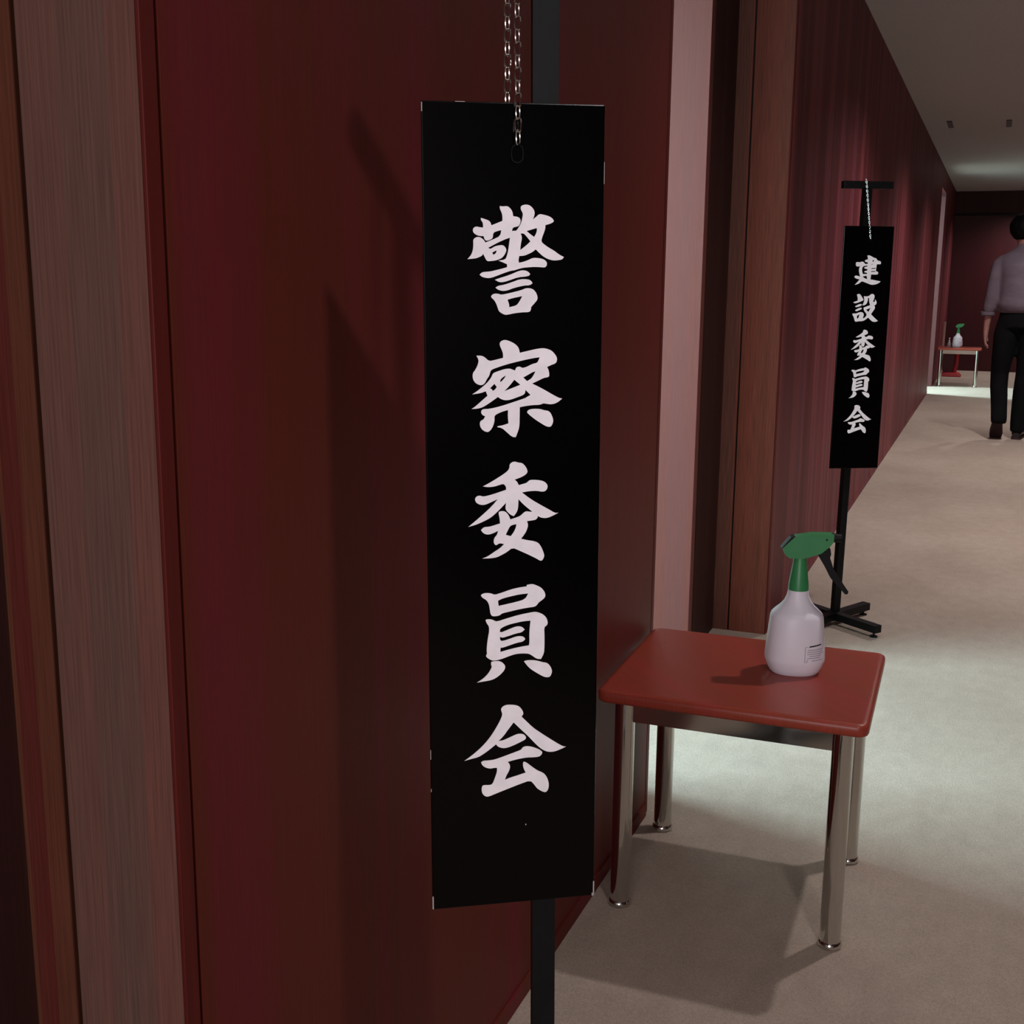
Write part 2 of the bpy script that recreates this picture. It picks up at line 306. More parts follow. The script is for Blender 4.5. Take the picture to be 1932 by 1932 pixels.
# ------------------------------------------------------------ hanging signs on stands
GLYPH={'kei':['-447 2605 -410 2646 -395 2688 -390 2736 -392 2784 -371 2803 -343 2810 -312 2800 -290 2779 -275 2758 -200 2788 -136 2818 -125 2872 -162 2863 -202 2848 -206 2800 -225 2785 -265 2772 -284 2785 -293 2816 -331 2817 -368 2829 -393 2853 -394 2880 -380 2898 -355 2903 -333 2897 -297 2894 -298 2922 -302 2943 -318 2961 -318 2982 -286 2973 -243 2958 -227 2941 -219 2915 -174 2932 -115 2956 -114 2989 -119 3025 -139 3066 -139 3090 -111 3087 -67 3091 -42 3073 -20 3044 -12 2999 27 2995 52 2981 59 2958 53 2931 39 2909 14 2902 -14 2897 -25 2864 -5 2867 17 2866 42 2900 63 2937 74 2979 80 3015 77 3032 61 3059 58 3086 77 3101 114 3107 146 3099 177 3072 193 3039 190 3009 175 2970 203 2992 234 3021 272 3017 330 3002 361 2984 377 2960 371 2948 343 2933 295 2920 295 2890 283 2854 264 2805 256 2769 286 2742 331 2712 382 2685 427 2651 476 2627 460 2604 415 2596 370 2595 319 2608 274 2633 236 2666 204 2697 172 2672 134 2654 93 2638 46 2635 38 2599 42 2573 77 2579 128 2596 179 2620 236 2616 274 2608 303 2590 314 2566 307 2541 291 2529 243 2533 192 2535 128 2531 77 2526 33 2514 -5 2502 -30 2500 -87 2483 -150 2459 -226 2432 -270 2432 -308 2441 -333 2462 -317 2480 -295 2488 -232 2492 -176 2505 -112 2520 -71 2532 -71 2559 -112 2577 -153 2592 -90 2602 -74 2629 -59 2689 -49 2762 -43 2803 -87 2789 -162 2756 -250 2710 -230 2698 -200 2716 -175 2728 -112 2737 -87 2716 -76 2689 -87 2659 -112 2623 -144 2605 -175 2595 -213 2589 -260 2586 -276 2610 -299 2657 -307 2637 -357 2615 -401 2609','-213 2665 -187 2680 -170 2686 -175 2662 -200 2645','115 2865 134 2870 213 2893 215 2872 207 2841 188 2811 153 2835','58 2841 87 2844 115 2817 153 2770 115 2735 55 2690 61 2750 71 2792 68 2823','-188 2415 -151 2429 -49 2459 52 2502 103 2503 135 2489 151 2468 135 2448 33 2439 -49 2410 -100 2395 -144 2392','-182 2343 -157 2360 -100 2369 -18 2395 52 2421 128 2421 160 2407 174 2384 148 2364 90 2362 -5 2340 -69 2316 -113 2311 -157 2322','-225 2264 -208 2282 -183 2288 -151 2285 -126 2276 -50 2291 65 2318 116 2340 173 2333 205 2302 220 2269 224 2232 193 2195 158 2158 162 2145 148 2113 78 2112 1 2104 -69 2089 -101 2091 -148 2119 -161 2153 -173 2190 -195 2228 -221 2249','-67 2230 -18 2245 75 2263 52 2220 33 2192 14 2175 -50 2160 -52 2190'],
'satsu':['-368 1707 -316 1706 -286 1690 -246 1653 -194 1663 -111 1683 -110 1719 -121 1755 -142 1800 -143 1827 -126 1844 -93 1855 -53 1844 -10 1824 21 1801 42 1774 52 1729 113 1743 206 1763 262 1771 305 1769 361 1749 393 1716 412 1688 418 1658 406 1625 362 1610 319 1591 335 1562 343 1507 329 1492 288 1487 232 1460 173 1434 232 1405 301 1368 383 1320 440 1290 471 1284 428 1249 390 1234 352 1230 314 1236 283 1241 252 1227 177 1226 102 1217 52 1207 51 1122 49 1029 40 986 12 916 -23 920 -73 965 -122 1009 -169 1019 -166 1027 -110 1036 -59 1053 -65 1124 -63 1182 -110 1171 -159 1152 -196 1131 -195 1084 -203 1048 -222 1005 -247 978 -268 972 -302 985 -330 1014 -340 1051 -333 1081 -302 1096 -286 1126 -314 1139 -327 1163 -320 1188 -295 1197 -246 1196 -134 1220 -10 1258 108 1295 120 1304 158 1324 133 1349 107 1374 105 1347 89 1326 40 1308 -35 1282 -85 1276 -128 1287 -162 1310 -196 1286 -258 1244 -307 1215 -356 1201 -418 1199 -381 1222 -319 1276 -263 1323 -279 1367 -331 1349 -411 1339 -374 1362 -318 1403 -275 1438 -238 1480 -220 1510 -207 1540 -158 1557 -96 1576 -47 1581 -22 1572 5 1561 18 1591 42 1599 64 1593 77 1584 114 1592 176 1622 222 1632 234 1654 247 1685 175 1676 52 1651 -72 1622 -182 1588 -225 1570 -235 1552 -244 1516 -269 1481 -284 1451 -300 1433 -327 1424 -367 1437 -394 1465 -406 1501 -403 1543 -381 1570 -360 1608 -347 1650 -350 1674','-137 1451 -140 1469 -121 1493 -84 1517 -90 1499 -115 1469','-238 1395 -195 1436 -172 1406 -189 1382 -211 1368 -220 1386','-1 1473 58 1424 -10 1398 -100 1364 -53 1410','86 1493 145 1525 176 1543 206 1551 188 1516 164 1480 123 1458','124 1166 146 1184 196 1190 258 1186 296 1172 327 1169 353 1152 372 1115 385 1071 375 1034 357 1009 316 1014 259 1049 196 1091 127 1148'],
'i':['-312 442 -274 459 -199 501 -111 554 -67 587 -49 615 -49 649 -29 670 2 679 40 666 78 661 106 632 125 600 131 569 109 544 71 523 2 499 27 478 43 443 78 452 122 463 141 483 160 492 211 491 268 483 306 466 328 440 332 411 313 377 275 370 224 382 148 381 75 370 116 336 179 290 262 239 339 195 407 153 441 154 391 129 333 106 289 106 257 115 234 129 231 110 212 91 167 85 126 81 137 43 129 5 110 -39 66 -95 129 -112 206 -126 245 -147 271 -187 293 -240 303 -282 281 -325 258 -326 220 -301 149 -263 53 -216 -20 -181 -75 -224 -125 -250 -176 -274 -240 -281 -322 -280 -271 -263 -202 -218 -144 -182 -103 -142 -151 -131 -176 -149 -192 -149 -206 -128 -207 -96 -195 -68 -176 -50 -162 -6 -213 -29 -251 -40 -283 -38 -314 -22 -333 7 -305 36 -251 37 -201 50 -144 67 -147 118 -159 169 -150 189 -99 189 -74 169 -52 136 -41 104 8 117 59 135 91 166 116 181 154 174 180 172 129 215 84 255 40 304 39 257 34 200 15 162 -8 135 -42 152 -83 195 -90 223 -83 272 -124 231 -169 185 -232 130 -301 95 -383 62 -458 44 -389 98 -313 162 -225 241 -165 311 -225 285 -294 257 -338 259 -375 278 -389 303 -389 328 -368 348 -340 351 -306 339 -224 357 -136 384 -83 401 -83 431 -105 460 -136 455 -199 436 -262 432','-42 39 -11 50 20 54 15 22 -4 -22 -36 -65 -87 -50 -65 -3'],
'in':['-338 -656 -324 -640 -286 -632 -235 -639 -200 -656 -139 -641 -43 -610 40 -593 124 -584 127 -568 182 -561 221 -576 269 -601 299 -635 315 -672 312 -705 280 -733 247 -754 228 -783 205 -798 150 -802 53 -815 -43 -834 -127 -850 -146 -868 -178 -876 -223 -876 -242 -853 -249 -800 -258 -748 -280 -707 -324 -679','-166 -718 -127 -699 -62 -683 53 -662 140 -657 108 -716 21 -739 -75 -757 -160 -772','-292 -913 -281 -904 -236 -906 -204 -921 -179 -934 -76 -905 40 -876 137 -860 209 -850 248 -860 293 -882 323 -913 336 -944 341 -977 330 -1000 304 -1015 308 -1115 308 -1215 304 -1289 273 -1349 230 -1345 191 -1315 151 -1286 86 -1279 28 -1280 -24 -1290 -89 -1312 -141 -1329 -206 -1340 -245 -1329 -286 -1297 -289 -1280 -278 -1264 -283 -1227 -276 -1148 -266 -1082 -256 -1030 -258 -977 -281 -946','-147 -1043 -147 -1016 -127 -998 -63 -971 21 -954 92 -942 164 -940 157 -1007 152 -1080 154 -1166 148 -1199 67 -1208 -44 -1228 -144 -1252 -141 -1207 -115 -1207 -44 -1185 21 -1165 86 -1156 111 -1130 99 -1110 73 -1098 28 -1096 -44 -1118 -121 -1140 -146 -1129 -147 -1094 -118 -1104 -76 -1093 21 -1065 73 -1058 105 -1030 79 -1001 41 -992 2 -998 -76 -1027 -127 -1047','-383 -1560 -336 -1534 -297 -1503 -265 -1468 -242 -1429 -230 -1403 -240 -1376 -235 -1350 -199 -1344 -148 -1348 -115 -1370 -91 -1405 -102 -1445 -142 -1489 -194 -1526 -239 -1543 -304 -1551','98 -1363 125 -1355 184 -1355 243 -1367 296 -1386 329 -1391 358 -1413 382 -1455 389 -1489 376 -1529 359 -1547 316 -1544 277 -1524 217 -1485 165 -1448 126 -1405'],
'kai':['-518 -2389 -452 -2346 -373 -2283 -307 -2219 -248 -2148 -195 -2066 -149 -1984 -123 -1918 -133 -1883 -139 -1859 -123 -1833 -90 -1817 -38 -1816 21 -1826 54 -1845 80 -1878 92 -1909 90 -1930 73 -1951 120 -2000 193 -2078 286 -2150 387 -2223 454 -2270 508 -2303 540 -2309 481 -2334 421 -2354 374 -2355 334 -2347 274 -2312 207 -2241 134 -2156 74 -2096 -8 -2008 -58 -2073 -117 -2154 -166 -2199 -150 -2198 -117 -2196 -45 -2167 21 -2139 61 -2135 101 -2146 124 -2179 111 -2202 81 -2217 21 -2244 -45 -2270 -98 -2280 -137 -2275 -173 -2257 -190 -2232 -262 -2288 -315 -2325 -374 -2359 -452 -2373','-346 -2417 -322 -2401 -276 -2403 -210 -2399 -118 -2372 -12 -2338 74 -2310 78 -2293 107 -2276 154 -2278 200 -2292 254 -2317 284 -2340 293 -2355 281 -2382 254 -2400 187 -2401 134 -2398 54 -2406 -12 -2418 -70 -2432 -48 -2460 -44 -2495 -58 -2536 -85 -2583 -100 -2627 -45 -2607 41 -2586 118 -2563 98 -2521 88 -2478 93 -2447 108 -2443 141 -2465 188 -2507 241 -2549 302 -2579 335 -2617 354 -2664 363 -2717 356 -2766 333 -2796 303 -2790 262 -2765 235 -2742 205 -2697 165 -2652 55 -2685 -78 -2730 -185 -2767 -271 -2798 -304 -2792 -334 -2761 -342 -2715 -336 -2677 -316 -2667 -257 -2673 -227 -2662 -204 -2601 -181 -2533 -181 -2488 -210 -2486 -250 -2493 -296 -2479 -332 -2452'],
'ken':['-16 3072 61 3082 164 3033 224 3000 295 2994 358 2907 445 2901 483 2854 466 2794 338 2793 323 2692 317 2571 390 2551 407 2504 382 2457 160 2462 150 2300 316 2277 504 2242 464 2194 354 2140 212 2123 125 2145 -36 2205 -153 2242 -220 2177 -303 2136 -388 2122 -321 2190 -228 2298 -358 2324 -418 2371 -393 2418 -336 2421 -220 2392 -257 2513 -278 2621 -243 2728 -327 2708 -385 2734 -398 2821 -365 2862 -251 2849 -195 2876 -123 2863 -76 2796 23 2804 12 2858 -52 2857 -90 2890 -64 2937 14 2945 9 3012','-129 2729 12 2750 15 2717 -70 2703 -96 2669 -52 2642 20 2636 16 2589 -75 2568 -80 2528 14 2515 17 2475 -126 2474 -161 2568 -167 2662','-135 2393 6 2421 35 2306 -60 2340','174 2886 200 2933 236 2917 204 2866','147 2764 165 2812 188 2792','154 2664 303 2678 298 2648 163 2640','153 2570 302 2577 297 2550 155 2543'],
'setsu':['-288 1799 -240 1833 -167 1813 -120 1746 -73 1679 -41 1631 -96 1597 -235 1543 -319 1516 -399 1542 -351 1576 -253 1604 -244 1678','-320 1428 -203 1489 -118 1503 -88 1476 -114 1442 -226 1401 -304 1394','-312 1299 -195 1367 -96 1381 -86 1341 -134 1313 -259 1259 -303 1272','-410 1170 -369 1191 -283 1184 -129 1239 -42 1226 6 1151 -30 1043 0 1029 81 1097 105 1165 -11 1287 -24 1381 115 1436 200 1457 156 1571 148 1693 112 1700 104 1598 68 1503 0 1456 -72 1456 -47 1517 -11 1611 -42 1753 66 1747 150 1767 203 1828 289 1829 344 1761 292 1572 350 1572 365 1653 421 1572 412 1491 343 1457 376 1396 365 1342 300 1247 248 1165 370 1057 507 949 409 908 307 928 231 989 155 1057 33 961 -66 934 -180 934 -265 913 -310 947 -338 1055','-242 1110 -153 1164 -169 1083 -200 1022 -229 1015','66 1314 220 1375 157 1240'],
}
FAR_GLYPH={'i': (0.9566, 1.0485, 0.0061, -0.0052), 'in': (0.9615, 1.0288, 0.0017, -0.0019), 'kai': (0.9346, 0.9797, 0.0007, -0.0076)}

def glyph_mesh(key):
    cu = bpy.data.curves.new(key, 'CURVE'); cu.dimensions = '2D'; cu.fill_mode = 'BOTH'; cu.extrude = .0003
    for s in GLYPH[key]:
        v = [int(k) / 1e4 for k in s.split()]; p = list(zip(v[::2], v[1::2]))
        # one round of corner cutting softens the brush outline but keeps the sharp tips
        q = []
        n = len(p)
        for i in range(n):
            a, b, c = Vector(p[i - 1]), Vector(p[i]), Vector(p[(i + 1) % n])
            ang = (b - a).angle(c - b, 0)
            if ang > 1.15 or min((b - a).length, (c - b).length) < .0004: q.append(b)
            else: q += [b.lerp(a, .25), b.lerp(c, .25)]
        sp = cu.splines.new('POLY'); sp.points.add(len(q) - 1); sp.use_cyclic_u = True
        for i, w in enumerate(q): sp.points[i].co = (w[0], w[1], 0, 1)
    t = bpy.data.objects.new('tmp', cu); COL.objects.link(t)
    me = bpy.data.meshes.new_from_object(t.evaluated_get(bpy.context.evaluated_depsgraph_get()))
    bpy.data.objects.remove(t)
    for v in me.vertices: v.co = Vector((v.co.x, -.0034 - v.co.z, v.co.y))
    return me
SIGN_H, SIGN_W = .803, .172
def make_board(loc, rz, tilt, glyphs, label, chips):
    root = empty('hanging_sign', loc, rot=(0, tilt, rz))
    tag(root, label, 'sign', 'black hanging signs')
    bm = bx(-SIGN_W / 2, SIGN_W / 2, -.003, .003, -SIGN_H / 2, SIGN_H / 2)
    obj('board', bm, M_BLACK, root, bevel=.0012)
    for key, far in glyphs:
        me = glyph_mesh(key)
        if far:
            sx, sy, cx, cy = FAR_GLYPH[key]
            for v in me.vertices: v.co.x = v.co.x * sx + cx; v.co.z = v.co.z * sy + cy
        link('character', me, M_PAINT, root)
    if chips:
        for x, z, w, h in chips: obj('paint_chip', bx(x, x + w, -.0037, -.0028, z, z + h), M_CHIP, root)
    return root
def chain(root, hole, bars, pitch=.0112, k_=1.0):
    """strands of oval links from the hole in the board over the crossbar"""
    bm = B()
    for p0, p1 in bars:
        p0, p1 = Vector(p0), Vector(p1); d = (p1 - p0); n = max(1, round(d.length / pitch)); st = d / n; d.normalize()
        for k in range(n + 1):
            c = p0 + st * k
            a = rad(48) + (rad(90) if k % 2 else 0)
            torus_link(bm, c, Vector((cos(a), sin(a), 0)), d, .0128 * k_, .0066 * k_, .00095 * k_)
    obj('chain', bm, M_CHAIN, root, smooth=True)
    bm = B()
    torus_link(bm, (hole[0], -.004, hole[1] + .004), (1, 0, 0), (0, 0, 1), .016, .011, .0008, n=18)
    obj('hook_ring', bm, M_STEEL, root, smooth=True)
def make_stand(loc, rz, lean, label):
    """T-topped display stand; local x along the crossbar"""
    root = empty('sign_stand', loc, rz); tag(root, label, 'stand', 'black sign stands')
    top = Vector((lean[0], lean[1], 1.502))
    obj('pole', bar(B(), (0, 0, .035), top, .0245, .0245), M_STEEL, root, bevel=.0025)
    obj('crossbar', bx(top.x - .086, top.x + .086, top.y - .013, top.y + .013, 1.5025, 1.5265), M_STEEL, root, bevel=.002)
    obj('base_hub', bx(-.02, .02, -.02, .02, .0165, .046), M_STEEL, root, bevel=.002)
    for a in (-67, 33, 113, 213):
        d = Vector((cos(rad(a)), sin(rad(a)), 0)); e = d * .2
        f = obj('foot', bar(B(), d * .018 + Vector((0, 0, .031)), e + Vector((0, 0, .031)), .032, .026), M_STEEL, root, bevel=.003)
        g = e - d * .018; bm = B()
        lathe(bm, [(.0035, .0185), (.0035, .0045), (.013, .0038), (.0135, 0)], 18, c=(g.x, g.y))
        obj('levelling_pad', bm, M_STEEL, f, smooth=True)
    return root
near_stand = make_stand((-.4015, 1.109, 0), rad(32), (-.0175, .002), 'black sign stand closest to the camera, pole running behind the nearest black board')
far_stand = make_stand((-.452, 4.205, 0), rad(30), (.004, -.03), 'black T-topped sign stand beyond the small red table, four feet on levelling pads')
near_sign = make_board((-.4258, 1.0585, .9575), rad(32), rad(-.55), [('kei', 0), ('satsu', 0), ('i', 0), ('in', 0), ('kai', 0)],
    'large black hanging board in the foreground with five white brush characters', 
    [(-.0862, -.4005, .0012, .014), (.0848, -.401, .0012, .016), (.0835, -.4012, .0024, .003), (-.0862, -.235, .0006, .010), (-.0862, -.27, .0006, .003),
     (-.086, .392, .0008, .008), (-.055, .4009, .009, .0005), (.0857, .33, .0004, .02), (.0115, -.3145, .0011, .0013)])
chain(near_sign, (.0025, .352), [((.0025, -.0085, .370), (.0045, .0115, .5505)), ((-.0045, .0085, .362), (-.0040, .012, .5505)), ((.004, .022, .5745), (-.004, .040, .5745))])
far_sign = make_board((-.4136, 4.124, .9785), rad(30), 0, [('ken', 0), ('setsu', 0), ('i', 1), ('in', 1), ('kai', 1)],
    'small black hanging board farther down the corridor with five white brush characters', None)
chain(far_sign, (.0044, .357), [((.004, -.006, .363), (-.014, .012, .548)), ((.0045, -.006, .364), (-.012, .020, .550)), ((-.013, .02, .5735), (-.013, .034, .5735))], .0072, .64)

# ------------------------------------------------------------ side tables
def make_table():
    """local origin on the floor under the table's centre"""
    root = empty('side_table', (0, 0, 0))
    bm = B(); rings = []
    for z, ins in ((.426, .005), (.428, .0018), (.432, 0), (.443, 0), (.4468, .0016), (.4488, .0045), (.4498, .009), (.45, .013)):
        X, Y, R, ring = .2450 - ins, .2225 - ins, .021 - ins, []
        for cx, cy, a0 in ((X - R, Y - R, 0), (R - X, Y - R, 90), (R - X, R - Y, 180), (X - R, R - Y, 270)):
            ring += [bm.verts.new((cx + R * cos(rad(a0 + 15 * k)), cy + R * sin(rad(a0 + 15 * k)), z)) for k in range(7)]
        rings.append(ring)
    for p, q in zip(rings, rings[1:]):
        for k in range(len(p)): bm.faces.new((p[k], p[(k + 1) % len(p)], q[(k + 1) % len(p)], q[k]))
    bm.faces.new(rings[0]); bm.faces.new(rings[-1])
    obj('tabletop', bm, M_TOP, root, smooth=True)
    LX, LY = .2, .174
    for x in (-LX, LX):
        for y in (-LY, LY):
            bm = B(); tube(bm, [(x, y, .012), (x, y, .426)], .0192, 28)
            l = obj('leg', bm, M_CHROME, root, smooth=True)
            bm = B(); lathe(bm, [(.0185, 0), (.0222, .003), (.0222, .009), (.0194, .013)], 28, c=(x, y))
            obj('glide', bm, M_CHROME, l, smooth=True)
    for a, b in (((-LX, -LY), (LX, -LY)), ((-LX, LY), (LX, LY)), ((-LX, -LY), (-LX, LY)), ((LX, -LY), (LX, LY))):
        d = Vector((b[0] - a[0], b[1] - a[1], 0)).normalized() * .016
        obj('rail', bar(B(), Vector((*a, .4035)) + d, Vector((*b, .4035)) - d, .016, .0448), M_CHROME, root, bevel=.0015)
    return root
table = make_table(); table.location = (-.3965, 2.2275, 0); table.rotation_euler = (0, 0, rad(1.2))
tag(table, 'low red-topped side table with chrome legs, standing closest, against the wall beside the big sign', 'table', 'red side tables with spray bottles')
t2 = copy_tree(table); t2.location = (-.385, 15.06, 0)
t2['label'] = 'distant low side table at the far end of the corridor, beyond the bright floor strip'

# ------------------------------------------------------------ spray bottles
def make_bottle():
    """local x points along the nozzle, origin at the base centre"""
    root = empty('spray_bottle', (0, 0, 0))
    prof = [(.78, .0), (.84, .003), (.93, .013), (1.02, .028), (1.03, .034), (1.005, .06), (.96, .09), (.905, .124), (.865, .131), (.76, .138), (.60, .147), (.47, .157), (.385, .169), (.35, .180), (.34, .188)]
    def sec(a, i):
        k = min(1, max(0, (i - 8) / 5)); e = .86 + .14 * k; ry = .86 + .14 * k
        f = lambda v: math.copysign(abs(v) ** e, v)
        return f(cos(a)), f(sin(a)) * ry
    bm = B(); lathe(bm, [(r * .0632, z) for r, z in prof], 48, sec)
    body = obj('bottle_body', bm, M_BOTTLE, root, smooth=True)
    def surf(x, z, off=.0004):
        zs = [p[1] for p in prof]; i = max(k for k in range(len(zs)) if zs[k] <= z); i = min(i, len(zs) - 2)
        r = (prof[i][0] + (prof[i + 1][0] - prof[i][0]) * (z - zs[i]) / (zs[i + 1] - zs[i])) * .0632
        c = min(.999, abs(x) / r) ** (1 / .86); y = (1 - c * c) ** .5 ** 1
        y = (max(0, 1 - c * c) ** .5) ** .86 * .86 * r
        return Vector((x, -y - off, z))
    def strip(bm, x0, x1, z0, z1, hgt, off=.0004):
        n = 8; a = []; b = []
        for k in range(n + 1):
            x = x0 + (x1 - x0) * k / n; z = z0 + (z1 - z0) * k / n
            a.append(bm.verts.new(surf(x, z, off))); b.append(bm.verts.new(surf(x, z + hgt, off)))
        for k in range(n): bm.faces.new((a[k], a[k + 1], b[k + 1], b[k]))
    lab = B()
    for z, x0, x1 in ((.062, .020, .055), (.0575, .019, .054), (.053, .019, .056), (.0485, .024, .051), (.044, .019, .049), (.0385, .030, .054)):
        strip(lab, x0, x1, z, z + .0008, .0013)
    strip(lab, .014, .0152, .037, .037, .031); strip(lab, .014, .020, .0355, .0355, .0008); strip(lab, .014, .022, .069, .069, .0008); strip(lab, .0188, .021, .038, .038, .0028)
    obj('printed_label', lab, M_GREYINK, body)
    lab = B(); strip(lab, .0235, .050, .0685, .0715, .0028, .0006); obj('marker_line', lab, M_INK, body)
    # screw collar and neck
    bm = B(); lathe(bm, [(.0205, .181), (.0222, .183), (.0218, .195), (.0185, .218), (.0150, .24), (.0130, .262), (.0130, .285)], 28)
    obj('neck', bm, M_GREEN, root, smooth=True)
    out = [(-.0400, .279), (-.034, .265), (-.024, .2575), (.004, .2575), (.020, .262), (.042, .270), (.060, .286), (.067, .296), (.0672, .3115), (.020, .3105), (-.015, .3045)]
    out = [(x, z - .004) for x, z in out]
    bm = B(); prism(bm, out, -.0155, .0155)
    for v in bm.verts:
        if v.co.x < -.01: v.co.y *= .9
    h = obj('spray_head', bm, M_GREEN, root, smooth=True, bevel=.0035, seg=3)
    bm = B(); prism(bm, [(-.0425, .2745), (-.0385, .2745), (-.0130, .3000), (-.0165, .3015), (-.0235, .2985)], -.0135, .0135); obj('back_insert', bm, M_BPL, h, bevel=.001)
    bm = B(); tube(bm, [(.0645, 0, .2985), (.074, 0, .2985), (.0745, 0, .2985), (.085, 0, .2985)], [.0100, .0100, .0085, .0085], 20); obj('nozzle', bm, M_BPL, root, smooth=True)
    bm = B(); tube(bm, [(.052, -.0152, .2965), (.052, -.0162, .2965)], .0022, 12); obj('rivet', bm, M_BPL, h)
    tr = [(.036, .266), (.052, .281), (.062, .2795), (.0645, .268), (.0625, .260), (.0715, .236), (.088, .212), (.106, .187), (.1045, .1815), (.099, .181), (.086, .195), (.066, .216), (.054, .238)]
    bm = B(); prism(bm, [(x, z - .004) for x, z in tr], -.0075, .0075); obj('trigger', bm, M_BPL, root, bevel=.0018)
    return root
bottle = make_bottle(); bottle.location = (-.3145, 2.262, .4503); bottle.rotation_euler = (0, 0, rad(16)); bottle.scale = (.885, .885, .9)
tag(bottle, 'large white spray bottle with green head and black trigger on the nearest red table', 'spray bottle', 'green-headed spray bottles')
b2 = copy_tree(bottle); b2.location = (-.415, 15.08, .4503); b2.rotation_euler = (0, 0, rad(2))
b2['label'] = 'tiny distant white spray bottle with green head, standing on the far table'
# small clear pump bottle beside it
pb = empty('pump_bottle', (-.507, 15.10, .4503)); tag(pb, 'small clear pump bottle left of the distant spray bottle on the far table', 'bottle')
bm = B(); lathe(bm, [(.018, 0), (.02, .004), (.02, .05), (.012, .062), (.008, .066)], 20); obj('bottle_body', bm, M_CLEAR, pb, smooth=True)
bm = B(); lathe(bm, [(.0085, .0663), (.0085, .078), (.004, .08), (.004, .098), (.009, .1), (.009, .108)], 16); obj('pump', bm, M_BOTTLE, pb, smooth=True)

# ------------------------------------------------------------ red based stand behind the far table
st = empty('floor_stand', (-.545, 16.55, 0)); tag(st, 'red-based floor stand with a tall tan pole behind the far table', 'stand')
bm = bx(-.10, .17, -.13, .13, 0, .05)
for v in bm.verts:
    if v.co.z > .03: v.co.x *= .8; v.co.y *= .8
obj('base', bm, M_RED, st, bevel=.012, seg=3)
obj('pole', bar(B(), (-.085, -.02, .04), (-.078, -.02, .70), .024, .024), M_TAN, st, bevel=.004)
obj('post', tube(B(), [(.075, 0, .045), (.10, 0, .16), (.105, 0, .43)], [.03, .022, .017], 14), M_RED, st, smooth=True)
obj('panel', bx(-.066, .065, -.006, .006, .052, .42), mat('dark_red_panel', (.07, .006, .008), .5), st, bevel=.002)

# small fittings in the ceiling
for i, (x, y, l) in enumerate(((-.465, 10.23, 'small dark slot fitting in the ceiling, nearer the red wall'), (-.038, 10.30, 'small dark slot fitting in the ceiling, farther from the red wall'))):
    bm = bx(x - .02, x + .02, y - .2, y + .2, CEIL - .008, CEIL - .0003)
    tag(obj('ceiling_fitting', bm, M_DOT, None, bevel=.003), l, 'ceiling fitting', 'ceiling fittings')

# ------------------------------------------------------------ the walking man
def skin(name, verts, edges, root_i, m, parent, sub=2):
    me = bpy.data.meshes.new('t'); me.from_pydata([v[0] for v in verts], edges, []); me.update()
    o = bpy.data.objects.new('t', me); COL.objects.link(o)
    md = o.modifiers.new('s', 'SKIN'); md.use_smooth_shade = True
    for i, v in enumerate(verts):
        r = v[1]; sv = me.skin_vertices[0].data[i]; sv.radius = r if isinstance(r, tuple) else (r, r); sv.use_root = (i == root_i)
    s = o.modifiers.new('u', 'SUBSURF'); s.levels = sub; s.render_levels = sub
    nm = bpy.data.meshes.new_from_object(o.evaluated_get(bpy.context.evaluated_depsgraph_get())); bpy.data.objects.remove(o)
    nm.name = name
    for p in nm.polygons: p.use_smooth = True
    return link(name, nm, m, parent)
def loft(bm, rings, n=24, cap=(True, True)):
    """rings: (cx, cy, cz, rx, ry[, pinch])"""
    R = []
    for r in rings:
        cx, cy, cz, rx, ry = r[:5]
        R.append([bm.verts.new((cx + rx * cos(tau * k / n), cy + ry * sin(tau * k / n), cz)) for k in range(n)])
    for a, b in zip(R, R[1:]):
        for k in range(n): bm.faces.new((a[k], a[(k + 1) % n], b[(k + 1) % n], b[k]))
    if cap[0]: bm.faces.new(R[0])
    if cap[1]: bm.faces.new(R[-1])
    return bm
M_SKIN = noise_tint(mat('skin', (.36, .17, .14), .6), (40, 40, 40), .92, 1.06)
M_SHIRT = noise_tint(mat('lavender_grey_shirt', (.15, .115, .14), .85, spec=.2), (5, 5, 9), .8, 1.15, bump=.5, bdist=.02)
M_TROUS = noise_tint(mat('black_trousers', (.003, .003, .0035), .9, spec=.15), (8, 8, 4), .7, 1.4, bump=.4, bdist=.01)
M_SHOE = noise_tint(mat('dark_leather_shoe', (.010, .007, .007), .4), (20, 20, 20), .8, 1.2)
M_SOLE = noise_tint(mat('dark_brown_sole', (.028, .010, .010), .7), (20, 20, 20), .8, 1.2)
M_HAIR = noise_tint(mat('black_hair', (.002, .002, .002), .7, spec=.15), (60, 60, 60), .8, 1.3)
man = empty('person', (.172, 10.06, 0))
tag(man, 'person walking away at the right edge, black hair, lavender-grey shirt with rolled sleeves, black trousers', 'person')
V = [((0, 0, .95), .075), ((0, .01, 1.10), .075), ((0, -.01, 1.28), .08), ((0, 0, 1.42), .055), ((-.015, .01, 1.49), .052), ((-.032, .015, 1.545), .058), ((-.045, .02, 1.61), (.078, .09)), ((-.045, .02, 1.675), (.062, .07)),
     ((-.15, 0, 1.385), .03), ((-.225, -.03, 1.12), .03), ((-.243, .02, .93), .030), ((-.247, .03, .865), .024),
     ((.15, 0, 1.385), .03), ((.225, .03, 1.12), .03), ((.235, .12, .93), .030), ((.237, .15, .87), .024),
     ((-.08, 0, .86), .05), ((-.118, .03, .50), .035), ((-.10, -.10, .23), .026), ((-.098, -.12, .20), .024),
     ((.07, 0, .86), .05), ((.062, .02, .50), .035), ((.045, -.01, .16), .026), ((.042, -.015, .11), .024)]
E_ = [(0, 1), (1, 2), (2, 3), (3, 4), (4, 5), (5, 6), (6, 7), (3, 8), (8, 9), (9, 10), (10, 11), (3, 12), (12, 13), (13, 14), (14, 15), (0, 16), (16, 17), (17, 18), (18, 19), (0, 20), (20, 21), (21, 22), (22, 23)]
